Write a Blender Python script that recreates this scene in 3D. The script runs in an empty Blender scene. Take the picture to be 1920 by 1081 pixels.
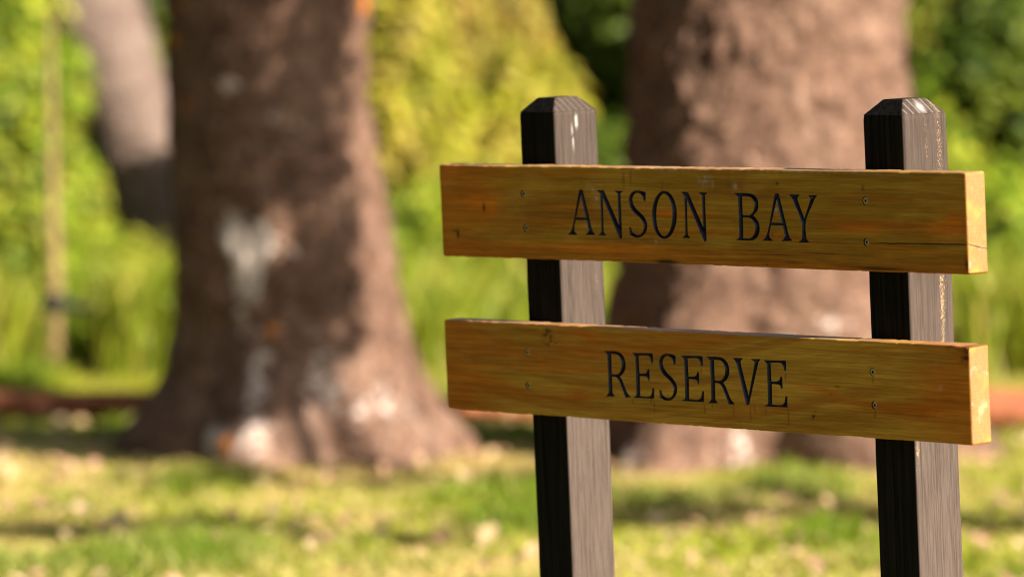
import bpy, bmesh, math, random
import numpy as np
from mathutils import Vector, Matrix
from mathutils.geometry import delaunay_2d_cdt

random.seed(5)
rng = np.random.default_rng(11)
R = math.radians
S = bpy.context.scene
C = S.collection

# ------------------------------------------------------------------ camera, sky, sun, exposure
CAM_H, PITCH = 1.83, 3.0
cam_d = bpy.data.cameras.new('camera')
cam = bpy.data.objects.new('camera', cam_d); C.objects.link(cam)
cam.location = (0, 0, CAM_H); cam.rotation_euler = (R(90 - PITCH), 0, 0)
cam_d.sensor_width = 36; cam_d.lens = 200; cam_d.clip_start = .1; cam_d.clip_end = 2000
cam_d.dof.use_dof = True; cam_d.dof.focus_distance = 10.95; cam_d.dof.aperture_fstop = 2.65
cam_d.dof.aperture_blades = 0
S.camera = cam
SUN_AZ, SUN_EL = 48.0, 29.0            # degrees to the right of the direction behind the camera, and above the horizon
sv = Vector((math.sin(R(SUN_AZ)) * math.cos(R(SUN_EL)), -math.cos(R(SUN_AZ)) * math.cos(R(SUN_EL)), math.sin(R(SUN_EL))))
sd = bpy.data.lights.new('sun', 'SUN'); sd.energy = 5.0; sd.angle = R(.53); sd.color = (1, .90, .76)
so = bpy.data.objects.new('sun', sd); C.objects.link(so)
so.rotation_euler = sv.to_track_quat('Z', 'Y').to_euler(); so.location = sv * 60
w = bpy.data.worlds.new('World'); S.world = w; w.use_nodes = True
nt = w.node_tree; bg = nt.nodes['Background']
sky = nt.nodes.new('ShaderNodeTexSky'); sky.sky_type = 'NISHITA'; sky.sun_disc = False
sky.sun_elevation = R(SUN_EL); sky.sun_rotation = R(180 - SUN_AZ)
sky.air_density = 1; sky.dust_density = 1.5; sky.ozone_density = 1
nt.links.new(sky.outputs[0], bg.inputs[0]); bg.inputs[1].default_value = .05
S.view_settings.view_transform = 'Standard'; S.view_settings.look = 'None'
S.view_settings.exposure = 1.7; S.view_settings.gamma = 1; S.view_settings.use_curve_mapping = False
S.render.engine = 'CYCLES'; S.cycles.use_denoising = True
S.cycles.filter_width = 1.1; S.cycles.max_bounces = 8; S.cycles.transparent_max_bounces = 8

# ------------------------------------------------------------------ small helpers
def hsh(i, j, k, s):
    n = (i * 374761393 + j * 668265263 + k * 2147483647 + s * 1274126177) & 0xffffffff
    n = ((n ^ (n >> 13)) * 1274126177) & 0xffffffff
    return ((n ^ (n >> 16)) & 0xffff) / 65535.0
def vnoise(p, s=0):
    p = np.asarray(p, float); i = np.floor(p).astype(np.int64); f = p - i; f = f * f * (3 - 2 * f); r = 0
    for a in (0, 1):
        for b in (0, 1):
            for c in (0, 1):
                wt = (f[:, 0] if a else 1 - f[:, 0]) * (f[:, 1] if b else 1 - f[:, 1]) * (f[:, 2] if c else 1 - f[:, 2])
                r = r + wt * hsh(i[:, 0] + a, i[:, 1] + b, i[:, 2] + c, s)
    return r
def fbm(p, s=0, o=4):
    p = np.asarray(p, float); r = 0; a = .5; t = 0
    for k in range(o):
        r = r + a * vnoise(p * 2 ** k + 17.3 * k, s + k); t += a; a *= .5
    return r / t
def xyz(x, y, z): return np.stack([np.broadcast_to(np.asarray(v, float), np.broadcast(x, y, z).shape) for v in (x, y, z)], -1).reshape(-1, 3)
def sm(a, b, x): t = np.clip((x - a) / (b - a), 0, 1); return t * t * (3 - 2 * t)
def mesh_obj(name, verts, faces, mat, parent=None, col=None, smooth=False, mats=None):
    me = bpy.data.meshes.new(name)
    verts = np.asarray(verts, np.float32).reshape(-1, 3)
    if isinstance(faces, np.ndarray):
        n, k = faces.shape
        me.vertices.add(len(verts)); me.vertices.foreach_set('co', verts.ravel())
        me.loops.add(n * k); me.loops.foreach_set('vertex_index', faces.astype(np.int32).ravel())
        me.polygons.add(n); me.polygons.foreach_set('loop_start', np.arange(0, n * k, k, dtype=np.int32))
        me.update(calc_edges=True)
    else:
        me.from_pydata([tuple(map(float, v)) for v in verts], [], [tuple(map(int, f)) for f in faces])
    for m in ([mat] if mats is None else mats): me.materials.append(m)
    if col is not None:
        a = me.color_attributes.new('Col', 'FLOAT_COLOR', 'POINT')
        c4 = np.ones((len(verts), 4), np.float32); c4[:, :col.shape[1]] = col
        a.data.foreach_set('color', c4.ravel())
    if smooth: me.polygons.foreach_set('use_smooth', np.ones(len(me.polygons), bool))
    me.validate(); me.update()
    o = bpy.data.objects.new(name, me); C.objects.link(o)
    if parent is not None: o.parent = parent
    return o
def tag(o, label=None, cat=None, group=None, kind=None):
    for k, v in (('label', label), ('category', cat), ('group', group), ('kind', kind)):
        if v: o[k] = v
    return o
def empty(name, loc=(0, 0, 0)):
    o = bpy.data.objects.new(name, None); o.location = loc; C.objects.link(o); return o
class MB:                                                     # collects simple shapes for one mesh
    def __init__(s): s.v = []; s.f = []
    def add(s, v, f):
        b = len(s.v); s.v += [tuple(p) for p in v]; s.f += [tuple(b + i for i in q) for q in f]
    def tube(s, pts, rad, n=8, cap=True):
        b = len(s.v); pts = [Vector(p) for p in pts]; m = len(pts)
        for i, p in enumerate(pts):
            d = (pts[min(i + 1, m - 1)] - pts[max(i - 1, 0)]).normalized()
            u = d.cross(Vector((0, 0, 1)) if abs(d.z) < .9 else Vector((1, 0, 0))).normalized(); v = d.cross(u)
            for k in range(n):
                a = 2 * math.pi * k / n; s.v.append(tuple(p + (u * math.cos(a) + v * math.sin(a)) * rad[i]))
        for i in range(m - 1):
            for k in range(n): s.f.append((b + i * n + k, b + i * n + (k + 1) % n, b + (i + 1) * n + (k + 1) % n, b + (i + 1) * n + k))
        if cap: s.f.append(tuple(b + k for k in range(n))[::-1]); s.f.append(tuple(b + (m - 1) * n + k for k in range(n)))
    def obj(s, name, mat, parent=None, smooth=False): return mesh_obj(name, s.v, s.f, mat, parent, smooth=smooth)

class NT:                                                     # terse material node graphs
    def __init__(s, name):
        s.m = bpy.data.materials.new(name); s.m.use_nodes = True; s.t = s.m.node_tree; s.b = s.t.nodes['Principled BSDF']
        s.out = s.t.nodes['Material Output']; s.co = s.t.nodes.new('ShaderNodeTexCoord').outputs['Object']
    def put(s, i, v):
        if hasattr(v, 'is_output'): s.t.links.new(v, i)
        else:
            if i.type == 'RGBA' and not isinstance(v, (int, float)): v = tuple(v) + ((1,) if len(v) == 3 else ())
            i.default_value = v
    def math(s, op, a, b=0., c=None, clamp=False):
        n = s.t.nodes.new('ShaderNodeMath'); n.operation = op; n.use_clamp = clamp
        s.put(n.inputs[0], a); s.put(n.inputs[1], b)
        if c is not None: s.put(n.inputs[2], c)
        return n.outputs[0]
    def noise(s, scale=1., detail=4., rough=.55, stretch=(1, 1, 1), dist=0., co=None):
        m = s.t.nodes.new('ShaderNodeMapping'); s.put(m.inputs['Vector'], co or s.co); m.inputs['Scale'].default_value = stretch
        n = s.t.nodes.new('ShaderNodeTexNoise'); s.put(n.inputs['Vector'], m.outputs[0])
        n.inputs['Scale'].default_value = scale; n.inputs['Detail'].default_value = detail; n.inputs['Roughness'].default_value = rough; n.inputs['Distortion'].default_value = dist
        return n.outputs[0]
    def vor(s, scale, stretch=(1, 1, 1), feat='F1', out=0):
        m = s.t.nodes.new('ShaderNodeMapping'); s.put(m.inputs['Vector'], s.co); m.inputs['Scale'].default_value = stretch
        n = s.t.nodes.new('ShaderNodeTexVoronoi'); n.feature = feat; s.put(n.inputs['Vector'], m.outputs[0]); n.inputs['Scale'].default_value = scale
        return n.outputs[out]
    def rng(s, v, a, b, lo=0., hi=1.):
        n = s.t.nodes.new('ShaderNodeMapRange'); n.interpolation_type = 'SMOOTHSTEP'
        for i, q in enumerate((v, a, b, lo, hi)): s.put(n.inputs[i], q)
        return n.outputs[0]
    def mix(s, f, a, b, mode='MIX'):
        n = s.t.nodes.new('ShaderNodeMix'); n.data_type = 'RGBA'; n.blend_type = mode
        s.put(n.inputs[0], f); s.put(n.inputs[6], a); s.put(n.inputs[7], b); return n.outputs[2]
    def attr(s, name='Col'):
        n = s.t.nodes.new('ShaderNodeAttribute'); n.attribute_name = name; return n
    def sep(s, v=None):
        n = s.t.nodes.new('ShaderNodeSeparateXYZ'); s.put(n.inputs[0], v or s.co); return n.outputs
    def bump(s, h, strength=.3, dist=.002):
        n = s.t.nodes.new('ShaderNodeBump'); s.put(n.inputs['Height'], h); n.inputs['Strength'].default_value = strength; n.inputs['Distance'].default_value = dist
        s.t.links.new(n.outputs[0], s.b.inputs['Normal'])
    def done(s, col=None, rough=.6, spec=.3):
        if col is not None: s.put(s.b.inputs['Base Color'], col)
        s.put(s.b.inputs['Roughness'], rough); s.put(s.b.inputs['Specular IOR Level'], spec); return s.m
def plain(name, col, rough=.6, spec=.3, metal=0., var=.25, scale=30.):
    n = NT(name); f = n.noise(scale, 4)
    c = n.mix(n.rng(f, .3, .7), tuple(v * (1 - var) for v in col), tuple(v * (1 + var) for v in col)); n.b.inputs['Metallic'].default_value = metal
    return n.done(c, rough, spec)
def leafy(name, trans=.4, rough=.55, spec=.25):               # colour of each leaf or blade comes from its own attribute
    n = NT(name); a = n.attr(); c = a.outputs['Color']; n.done(c, rough, spec)
    t = n.t.nodes.new('ShaderNodeBsdfTranslucent'); n.put(t.inputs[0], n.mix(1., c, (1., 1., .55), 'MULTIPLY'))
    m = n.t.nodes.new('ShaderNodeMixShader'); m.inputs[0].default_value = trans
    n.t.links.new(n.b.outputs[0], m.inputs[1]); n.t.links.new(t.outputs[0], m.inputs[2]); n.t.links.new(m.outputs[0], n.out.inputs[0])
    return n.m

# ------------------------------------------------------------------ materials
def mat_board():
    n = NT('stained_pine'); c = n.attr().outputs['Color']
    g1 = n.noise(1., 6, .62, (5, 30, 260), .4); g2 = n.noise(1., 4, .6, (22, 40, 900)); g3 = n.noise(9., 4)
    c = n.mix(1., c, n.mix(n.rng(n.noise(1., 4, .6, (2.2, 20, 55), .8), .35, .65), (.86, .82, .76), (1.08, 1.07, 1.06)), 'MULTIPLY')   # broad grain
    c = n.mix(1., c, n.mix(n.rng(g1, .3, .72), (.76, .69, .58), (1.16, 1.17, 1.22)), 'MULTIPLY')
    c = n.mix(1., c, n.mix(n.rng(g2, .35, .65), (.86, .83, .78), (1.10, 1.10, 1.12)), 'MULTIPLY')
    fl = n.rng(n.noise(1., 3, .7, (70, 40, 420)), .67, .73)     # short dark flecks along the grain
    c = n.mix(n.math('MULTIPLY', fl, .55), c, (.05, .025, .008))
    n.bump(n.math('ADD', g1, n.math('MULTIPLY', g2, .5)), .25, .0012)
    return n.done(c, n.rng(g3, .3, .7, .42, .6), .13)
def mat_end(zk, y0):
    n = NT('end_grain'); x, y, z = n.sep()
    wob = n.noise(14., 3)
    u = n.math('ADD', n.math('MULTIPLY', z, .55), n.math('ADD', n.math('MULTIPLY', y, 1.1), n.math('MULTIPLY', wob, .012)))
    r = n.rng(n.noise(1., 3, .6, (20, 420, 75), .6), .35, .7)
    c = n.mix(r, (.27, .142, .05), (.225, .105, .03))
    yc = n.math('ADD', y, .09); zc = n.math('ADD', z, .02)
    ring = n.math('SINE', n.math('MULTIPLY', n.math('ADD', n.math('SQRT', n.math('ADD', n.math('MULTIPLY', yc, yc), n.math('MULTIPLY', zc, zc))), n.math('MULTIPLY', wob, .01)), 900.))
    c = n.mix(n.math('MULTIPLY', n.rng(ring, .3, 1.), .22), c, (.19, .095, .032))
    f = n.noise(16., 4)
    c = n.mix(n.rng(f, .5, .68), c, (.30, .19, .035))
    c = n.mix(n.rng(n.noise(30., 5), .56, .72), c, (.30, .205, .105))
    ln = n.rng(n.noise(1., 3, .6, (10, 700, 50)), .64, .7)      # hairline drying checks
    c = n.mix(n.math('MULTIPLY', ln, .6), c, (.12, .06, .025))
    off = n.math('ADD', n.math('SUBTRACT', z, zk), n.math('ADD', n.math('MULTIPLY', n.math('SUBTRACT', y, y0), .24), n.math('MULTIPLY', n.math('SUBTRACT', n.noise(60., 3), .5), .006)))
    c = n.mix(n.rng(n.math('ABSOLUTE', off), .0005, .0013, 1., 0.), c, (.03, .014, .006))   # the split runs on across the end
    n.bump(n.math('ADD', r, f), .25, .001)
    return n.done(c, .6, .3)
def mat_post():
    n = NT('black_stained_post'); x, y, z = n.sep()
    g = n.noise(1., 6, .62, (130, 130, 3.2), .5); g2 = n.noise(1., 5, .65, (420, 420, 11)); mk = n.noise(1., 2, .5, (30, 30, 700)); big = n.noise(5., 3)
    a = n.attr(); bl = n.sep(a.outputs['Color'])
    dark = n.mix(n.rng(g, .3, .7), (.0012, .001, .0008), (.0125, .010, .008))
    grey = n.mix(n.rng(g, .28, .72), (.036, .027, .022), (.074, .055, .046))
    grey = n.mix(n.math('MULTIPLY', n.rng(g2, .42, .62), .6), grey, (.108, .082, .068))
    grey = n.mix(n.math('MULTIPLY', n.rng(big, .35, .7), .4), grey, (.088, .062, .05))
    c = n.mix(bl[0], dark, grey)                                # stain weathered paler on the right face, some sunlit brightness painted in
    sp = n.rng(n.math('ADD', n.noise(1., 3, .7, (650, 650, 300)), n.math('MULTIPLY', bl[1], .5)), .72, .82)   # stain worn through to bare wood
    c = n.mix(sp, c, (.38, .25, .14))
    c = n.mix(n.math('MULTIPLY', n.math('MULTIPLY', a.outputs['Alpha'], bl[0]), n.rng(n.math('SINE', n.math('MULTIPLY', n.math('ADD', n.math('ADD', n.math('MULTIPLY', z, .35), y), n.math('MULTIPLY', big, .006)), 380.)), .55, .95)), c, (.17, .135, .115))   # raised rings on the sawn cap
    c = n.mix(bl[2], c, (.29, .26, .24))                        # bird droppings
    n.bump(n.math('ADD', g, n.math('ADD', n.math('MULTIPLY', g2, .5), n.math('MULTIPLY', mk, .25))), .35, .0012)
    return n.done(c, n.rng(g2, .3, .7, .5, .66), .05)
def mat_bark(name, dark, mid, pale, lich):
    n = NT(name); a = n.sep(n.attr().outputs['Color'])
    p = n.vor(26., (1, 1, .8)); f1 = n.noise(34., 6, .65); f2 = n.noise(5., 4); f3 = n.noise(90., 3)
    c = n.mix(n.rng(f1, .32, .66), dark, mid)
    c = n.mix(n.math('MULTIPLY', n.rng(f2, .45, .75), .6), c, pale)
    c = n.mix(n.rng(n.noise(11., 3, .6), .36, .62), n.mix(1., c, (.62, .58, .56), 'MULTIPLY'), c)
    c = n.mix(n.rng(n.noise(42., 2), .67, .71), c, tuple(v * 1.75 for v in pale))  # pale flecks put the sun glints of bark bumps into the colour
    lm = n.rng(n.math('ADD', a[0], n.math('MULTIPLY', n.math('SUBTRACT', n.noise(24., 5, .7), .5), 1.9)), .42, .66)
    c = n.mix(lm, c, n.mix(n.rng(f3, .3, .7), lich, tuple(min(1, v * 1.25) for v in lich)))
    om = n.rng(n.math('ADD', a[1], n.math('MULTIPLY', n.math('SUBTRACT', f1, .5), .6)), .45, .6)
    c = n.mix(om, c, (.36, .12, .012))
    n.bump(n.math('ADD', f1, n.math('MULTIPLY', p, -.8)), .8, .012)
    return n.done(c, .8, .25)
M_BOARD, M_POST = mat_board(), mat_post()
M_PAINT = plain('blue_black_paint', (.0055, .007, .0155), .4, .4, var=.3, scale=160.)
M_CRACK = plain('dark_split_wood', (.02, .010, .005), .9, .1)
M_HOLE = plain('dark_hole_and_socket', (.035, .017, .007), .9, .1)  # dark hole wood; in screw sockets the shade is put into the colour
M_SCREW = plain('zinc_screw', (.40, .31, .14), .5, .4, .2, .3, 300.)
M_BARK = mat_bark('pine_bark', (.066, .034, .021), (.185, .104, .070), (.28, .177, .125), (.42, .35, .31))
M_RAIL = plain('red_brown_timber', (.31, .105, .05), .75, .25, var=.3, scale=14.)
M_STAKE = plain('bare_timber_stake', (.21, .145, .06), .8, .2, var=.2)
M_TIE = plain('black_rubber_tie', (.012, .013, .010), .6, .3)
M_GREYBARK = mat_bark('grey_bark', (.115, .08, .065), (.18, .13, .105), (.23, .17, .14), (.45, .4, .36))
M_TWIG = plain('twig_bark', (.10, .07, .045), .85, .2)
M_LEAF = leafy('shrub_leaf', .42)
M_NEEDLE = leafy('pine_needles', .15)
M_BLADE = leafy('grass_blade', .48)
M_LITTER = leafy('dry_leaf', .2, .8, .15)
def mat_ground():
    n = NT('lawn_soil'); f = n.noise(2.2, 6); g = n.noise(14., 5)
    c = n.mix(n.rng(f, .35, .65), (.085, .11, .022), (.20, .15, .07)); c = n.mix(n.rng(g, .4, .7), c, (.10, .115, .03))
    n.bump(g, .6, .02); return n.done(c, .95, .1)
M_GROUND = mat_ground()

# ------------------------------------------------------------------ ground
def pxw(u, v, Y):                                             # a direction seen in the photograph, carried out to depth Y: real metres
    p = R(PITCH); a = (u - 960) / 10666.7; b = -(v - 540.5) / 10666.7
    dy = math.cos(p) + b * math.sin(p); dz = -math.sin(p) + b * math.cos(p)
    return np.array([a / dy * Y, Y, CAM_H + dz / dy * Y])
def gz(x, y): return .03 * (fbm(xyz(np.asarray(x) * .6, np.asarray(y) * .6, 0.), 3, 3) - .5)
def build_ground():
    gx = np.unique(np.concatenate([np.linspace(-9, 9, 73), np.array([-400, -200, -100, -50, -25, -15, 15, 25, 50, 100, 200, 400])]))
    gy = np.unique(np.concatenate([np.linspace(6, 40, 120), np.array([-60, -20, -5, 0, 3, 50, 70, 100, 150, 250, 400, 700])]))
    X, Y = np.meshgrid(gx, gy); nx = len(gx)
    Z = gz(X.ravel(), Y.ravel())
    i = (np.arange(len(gy) - 1)[:, None] * nx + np.arange(nx - 1)[None]).ravel()
    o = mesh_obj('ground', np.stack([X.ravel(), Y.ravel(), Z], -1), np.stack([i, i + 1, i + nx + 1, i + nx], -1), M_GROUND, smooth=True)
    tag(o, kind='structure')
build_ground()

# ------------------------------------------------------------------ leaves
def leaf_mesh(ctr, nrm, length, width, fold=.25):
    """one folded leaf (4 triangles) per centre"""
    n = len(ctr); d = rng.normal(size=(n, 3)); nrm = nrm / np.linalg.norm(nrm, axis=1)[:, None]
    t = d - (d * nrm).sum(1)[:, None] * nrm; t /= np.linalg.norm(t, axis=1)[:, None]; b = np.cross(nrm, t)
    L = length[:, None]; W = width[:, None]
    v = np.stack([ctr - t * L * .5, ctr + b * W * .5 + nrm * W * fold, ctr + t * L * .5, ctr - b * W * .5 + nrm * W * fold], 1).reshape(-1, 3)
    k = np.arange(n)[:, None] * 4
    f = np.concatenate([k + np.array([0, 1, 2]), k + np.array([0, 2, 3])], 0)
    return v, f
def clumps(ctrs, rads, per, size, pal, up=.5, flat=.75, vary=(.75, .5), slim=.55):
    cs, ns, cols = [], [], []
    pal = np.array(pal)
    for c, r in zip(ctrs, rads):
        d = rng.normal(size=(per, 3)); d /= np.linalg.norm(d, axis=1)[:, None]
        p = d * r * (rng.random((per, 1)) ** .45) * np.array([1, 1, flat])
        cs.append(c + p); ns.append(d * .8 + np.array([0, 0, up]) + np.array(sv) * .5 + rng.normal(size=(per, 3)) * .45)   # leaves turn towards the light
        base = pal[rng.integers(len(pal))]
        alt = pal[rng.integers(len(pal), size=per)]
        m = rng.random((per, 1)) < .3
        cols.append(np.where(m, alt, base) * (vary[0] + vary[1] * rng.random()) * (.75 + .5 * rng.random((per, 1))))
    cs = np.concatenate(cs); ns = np.concatenate(ns); cols = np.concatenate(cols)
    L = size * (.7 + .6 * rng.random(len(cs))); v, f = leaf_mesh(cs, ns, L, L * slim)
    return v, f, np.repeat(cols, 4, 0)

# ------------------------------------------------------------------ big trees
def trunk_mesh(cx, cy, prof, seed, lob, hgt, top_r, lichen, orange, amp=.010):
    """prof: rows of (height, left x, right x) at the trunk's own depth"""
    prof = np.array(prof)[::-1] if prof[0][0] > prof[-1][0] else np.array(prof)
    zs = np.concatenate([np.arange(-.12, 2.1, .0125), np.linspace(2.15, hgt, 34)])
    nth = 220; th = np.linspace(0, 2 * np.pi, nth, endpoint=False)
    l = np.interp(zs, prof[:, 0], prof[:, 1]); r = np.interp(zs, prof[:, 0], prof[:, 2])
    k = sm(2.1, hgt, zs); rad = (r - l) / 2 * (1 - k) + top_r * k; mid = (l + r) / 2 * (1 - k) + cx * k
    Z, T = np.meshgrid(zs, th, indexing='ij'); RR = np.repeat(rad[:, None], nth, 1)
    low = np.exp(-np.clip(Z, 0, 9) / .32)
    but = sum(a * np.cos((T - R(t0)) * m) for a, m, t0 in lob)
    RR = RR * (1 + low * but * .5)
    q = xyz(np.cos(T) * .5, np.sin(T) * .5, Z)
    n1 = fbm(q * np.array([30, 30, 22]), seed, 3).reshape(T.shape) - .5
    n2 = fbm(q * np.array([4, 4, 2.2]), seed + 9, 3).reshape(T.shape) - .5
    n3 = sm(.62, .8, vnoise(q * np.array([26, 26, 24]), seed + 4)).reshape(T.shape)
    RR = RR + n1 * amp * 2.2 + n2 * .026 + n3 * amp * 1.3
    X = mid[:, None] + RR * np.sin(T); Y = cy - RR * np.cos(T)             # angle 0 faces the camera, positive to the right
    L = np.zeros(T.shape); O = np.zeros(T.shape); A = (np.degrees(T) + 180) % 360 - 180
    wob = (fbm(q * 5, seed + 2, 3).reshape(T.shape) - .5)
    for dst, lst in ((L, lichen), (O, orange)):
        for a0, z0, ra, rz, s in lst:
            d = ((A - a0) / ra) ** 2 + ((Z - z0) / rz) ** 2
            np.maximum(dst, s * np.exp(-d * 1.1 + wob * 1.6), out=dst)
    i = (np.arange(len(zs) - 1)[:, None] * nth + np.arange(nth)[None]).ravel()
    j = (np.arange(len(zs) - 1)[:, None] * nth + (np.arange(nth)[None] + 1) % nth).ravel()
    f = np.stack([i, j, j + nth, i + nth], -1)
    return np.stack([X.ravel(), Y.ravel(), Z.ravel()], -1), f, np.stack([L.ravel(), O.ravel(), 0 * L.ravel()], -1)
def pine_crown(root, cx, cy, z0, z1, reach, mat_l=None):
    mb = MB(); ct = []; rd = []
    z = z0
    while z < z1:
        fr = (z - z0) / (z1 - z0); ln = reach * (1 - .8 * fr)
        for k in range(5):
            a = random.uniform(0, 6.28); d = Vector((math.cos(a), math.sin(a), 0))
            pts = [Vector((cx, cy, z)) + d * ln * t + Vector((0, 0, .35 * ln * t * t - .1 * t)) for t in (0, .35, .7, 1)]
            mb.tube(pts, [.06 * (1.2 - fr), .045, .03, .012], 6)
            for t in np.linspace(.35, 1, 7):
                p = Vector((cx, cy, z)) + d * ln * t + Vector((0, 0, .35 * ln * t * t - .1 * t))
                ct.append(np.array(p)); rd.append(.28)
        z += .95
    mb.obj('limbs', M_BARK, root, True)
    v, f, c = clumps(ct, rd, 26, .22, [(.035, .07, .02), (.05, .09, .025)], .3, .6)
    mesh_obj('crown', v, f, M_NEEDLE, root, c)
TD = 22.1
def prof(rows): return [(pxw(960, v, TD)[2], pxw(l, v, TD)[0], pxw(r, v, TD)[0]) for v, l, r in rows]
PL = prof([(0, 313, 690), (100, 316, 686), (200, 319, 692), (300, 322, 707), (400, 328, 724), (500, 332, 738), (600, 334, 757), (650, 326, 772), (700, 310, 790), (760, 280, 816), (800, 252, 842), (850, 230, 874), (900, 208, 903)])
PR = prof([(0, 1189, 1690), (100, 1186, 1692), (200, 1181, 1696), (300, 1176, 1703), (400, 1171, 1710), (500, 1164, 1718), (600, 1152, 1730), (700, 1138, 1752), (760, 1128, 1768), (800, 1118, 1785), (850, 1105, 1805), (900, 1090, 1830)])
def lz(v): return pxw(960, v, TD - .3)[2]
tl = empty('pine_tree', (0, 0, 0))
cxl = pxw(515, 0, TD)[0]; cxr = pxw(1440, 0, TD)[0]
tl.location = (cxl, TD, 0)
def shift(v, o): return v - np.array([o.location.x, o.location.y, 0])
v, f, c = trunk_mesh(cxl, TD, PL, 40, [(.26, 6, -15), (.08, 9, 70)], 15, .14,
    [(-25, lz(435), 9, .10, 1.25), (-10, lz(450), 8, .085, 1.2), (-18, lz(500), 9, .14, 1.3), (8, lz(465), 5, .045, .55), (-20, lz(158), 9, .035, .75), (5, lz(215), 5, .07, .55),
     (-9, lz(800), 9, .16, .52), (-12, lz(690), 7, .18, .66), (-22, lz(600), 5, .14, .5), (12, lz(700), 18, .2, .66), (35, lz(760), 20, .16, .52), (-28, lz(820), 8, .10, .7), (60, lz(790), 14, .2, .5)],
    [(-64, lz(75), 7, .035, 1.3), (-50, lz(200), 5, .045, .8), (-7, lz(615), 4, .04, .8), (-20, lz(820), 4, .04, .6), (75, lz(8), 9, .05, 1.1), (20, lz(835), 4, .05, .55), (-54, lz(10), 6, .03, .7)], .011)
mesh_obj('trunk', shift(v, tl), f, M_BARK, tl, c, True)
pine_crown(tl, 0, 0, 7, 14.5, 3.2)
tag(tl, 'pine trunk with heart-shaped white lichen patch and flared base, left of the sign', 'tree', 'big pine trees')
tr = empty('pine_tree', (cxr, TD, 0))
v, f, c = trunk_mesh(cxr, TD, PR, 71, [(.75, 5, 36), (.10, 9, 10)], 17, .16,
    [(-40, lz(835), 8, .11, .62), (-15, lz(830), 7, .12, .6), (-25, lz(640), 10, .06, .6), (3, lz(640), 9, .06, .65), (20, lz(600), 12, .05, .5)], [(15, lz(860), 8, .06, .5)], .016)
mesh_obj('trunk', shift(v, tr), f, M_BARK, tr, c, True)
pine_crown(tr, 0, 0, 8, 16.5, 3.6)
tag(tr, 'broad sunlit pine trunk with brown bumpy bark, standing behind the sign boards', 'tree', 'big pine trees')

# unseen tree added off frame; leaf clumps set to shade left pine and lawn
st = empty('shade_tree', (4.35, 17.0, 0))
hv = np.array([sv.x, sv.y, sv.z]); hv = hv / np.hypot(hv[0], hv[1]); pv = np.array([-hv[1], hv[0], 0])   # towards the sun; across it
ct, rd = [], []
for z in np.arange(.14, 2.7, .18):
    for p in np.arange(-.86, .03, .155):
        if p > (-.8 if z < .3 else -.56) and random.random() < 1. - .12 * max(0, (p + .5) / .33) - (.5 if .6 < z < .95 and -.55 < p < -.25 else 0):
            ct.append(np.array([cxl, TD, z]) + pv * (p + random.uniform(-.08, .04)) + hv * random.uniform(4.6, 5.8)); rd.append(.18)
for gx, gy, n, sp in ((.72, 19.35, 9, .38), (-1.0, 20.9, 4, .3), (-1.5, 19.1, 11, .4), (-.5, 18.9, 3, .25), (-2.1, 24.05, 2, .15)):
    for k in range(n):
        ct.append(np.array([gx + random.gauss(0, sp), gy + random.gauss(0, sp * .35), 0]) + hv * random.uniform(5.0, 6.2)); rd.append(.20)
v, f, c = clumps(ct, rd, 85, .09, [(.06, .11, .02), (.08, .13, .03)], .4, .8)
mesh_obj('crown', shift(v, st), f, M_LEAF, st, c)
mb = MB(); mb.tube([(0, 0, -.1), (.05, .02, 1.2), (-.05, .1, 2.4), (-.1, .2, 3.6)], [.16, .12, .10, .06], 10)
for p in ct[::3]:
    e = Vector(p) - st.location; b = Vector((-.03, .08, min(2.2, e.z - .3))); m = b.lerp(e, .5) + Vector((0, 0, .15)); mb.tube([b, m, e], [.018, .012, .006], 5)
mb.obj('trunk', M_TWIG, st, True)
tag(st, 'small unseen tree added right of the frame to shade the left pine and lawn', 'tree')

# ------------------------------------------------------------------ low timber rails behind the trees
def barrier(x0, y0, x1, y1, h, bottom, label):
    root = empty('timber_barrier', ((x0 + x1) / 2, (y0 + y1) / 2, 0)); o = root.location
    d = Vector((x1 - x0, y1 - y0, 0)).normalized(); mb = MB(); n = 24; pts = []; rad = []
    for i in range(n + 1):
        t = i / n; pts.append(Vector((x0, y0, 0)).lerp(Vector((x1, y1, 0)), t) - o + Vector((0, 0, bottom + h / 2 + .006 * math.sin(7 * t + x0)))); rad.append(h / 2 * (1 + .03 * math.sin(19 * t + y0)))
    mb.tube(pts, rad, 14); mb.obj('log', M_RAIL, root, True)
    for t in (.12, .5, .88):
        p = Vector((x0, y0, 0)).lerp(Vector((x1, y1, 0)), t) - o + Vector((d.y, -d.x, 0)) * -(h * .5 + .05); m = MB()
        m.tube([p + Vector((0, 0, -.2)), p + Vector((0, 0, bottom + h * .9)), p + Vector((0, 0, bottom + h * .96))], [.05, .05, .04], 10); m.obj('post', M_RAIL, root)
    return tag(root, label, 'barrier', 'low timber barriers at the edge of the lawn')
barrier(-4.6, 24.1, -.98, 24.0, .105, .03, 'shaded red-brown log barrier left of the lichen-spotted pine')
barrier(-.9, 24.0, 1.35, 23.9, .105, .015, 'dark red-brown log barrier between the two pine trunks')
barrier(1.55, 23.4, 5.2, 22.6, .17, .02, 'thick sunlit red-brown log barrier at the right edge beside the sign')

# ------------------------------------------------------------------ stake with its tie
def stake():
    b = pxw(103, 712, 26.6); root = empty('garden_stake', (b[0], b[1], 0)); m = MB()
    m.tube([(0, 0, -.25), (.0, 0, .5), (-.01, .01, 1.0), (-.015, .01, 1.72)], [.034, .032, .024, .012], 8); m.obj('pole', M_STAKE, root)
    t = MB(); t.tube([(-.005, 0, .33), (-.005, .0, .41)], [.06, .06], 10); t.tube([(-.06, -.03, .36), (.02, -.06, .38), (.11, -.02, .35), (.16, .05, .33)], [.018] * 4, 6); t.obj('tie', M_TIE, root)
    tag(root, 'thin pale timber stake with a dark tie in the green lawn at far left', 'stake')
stake()

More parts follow.
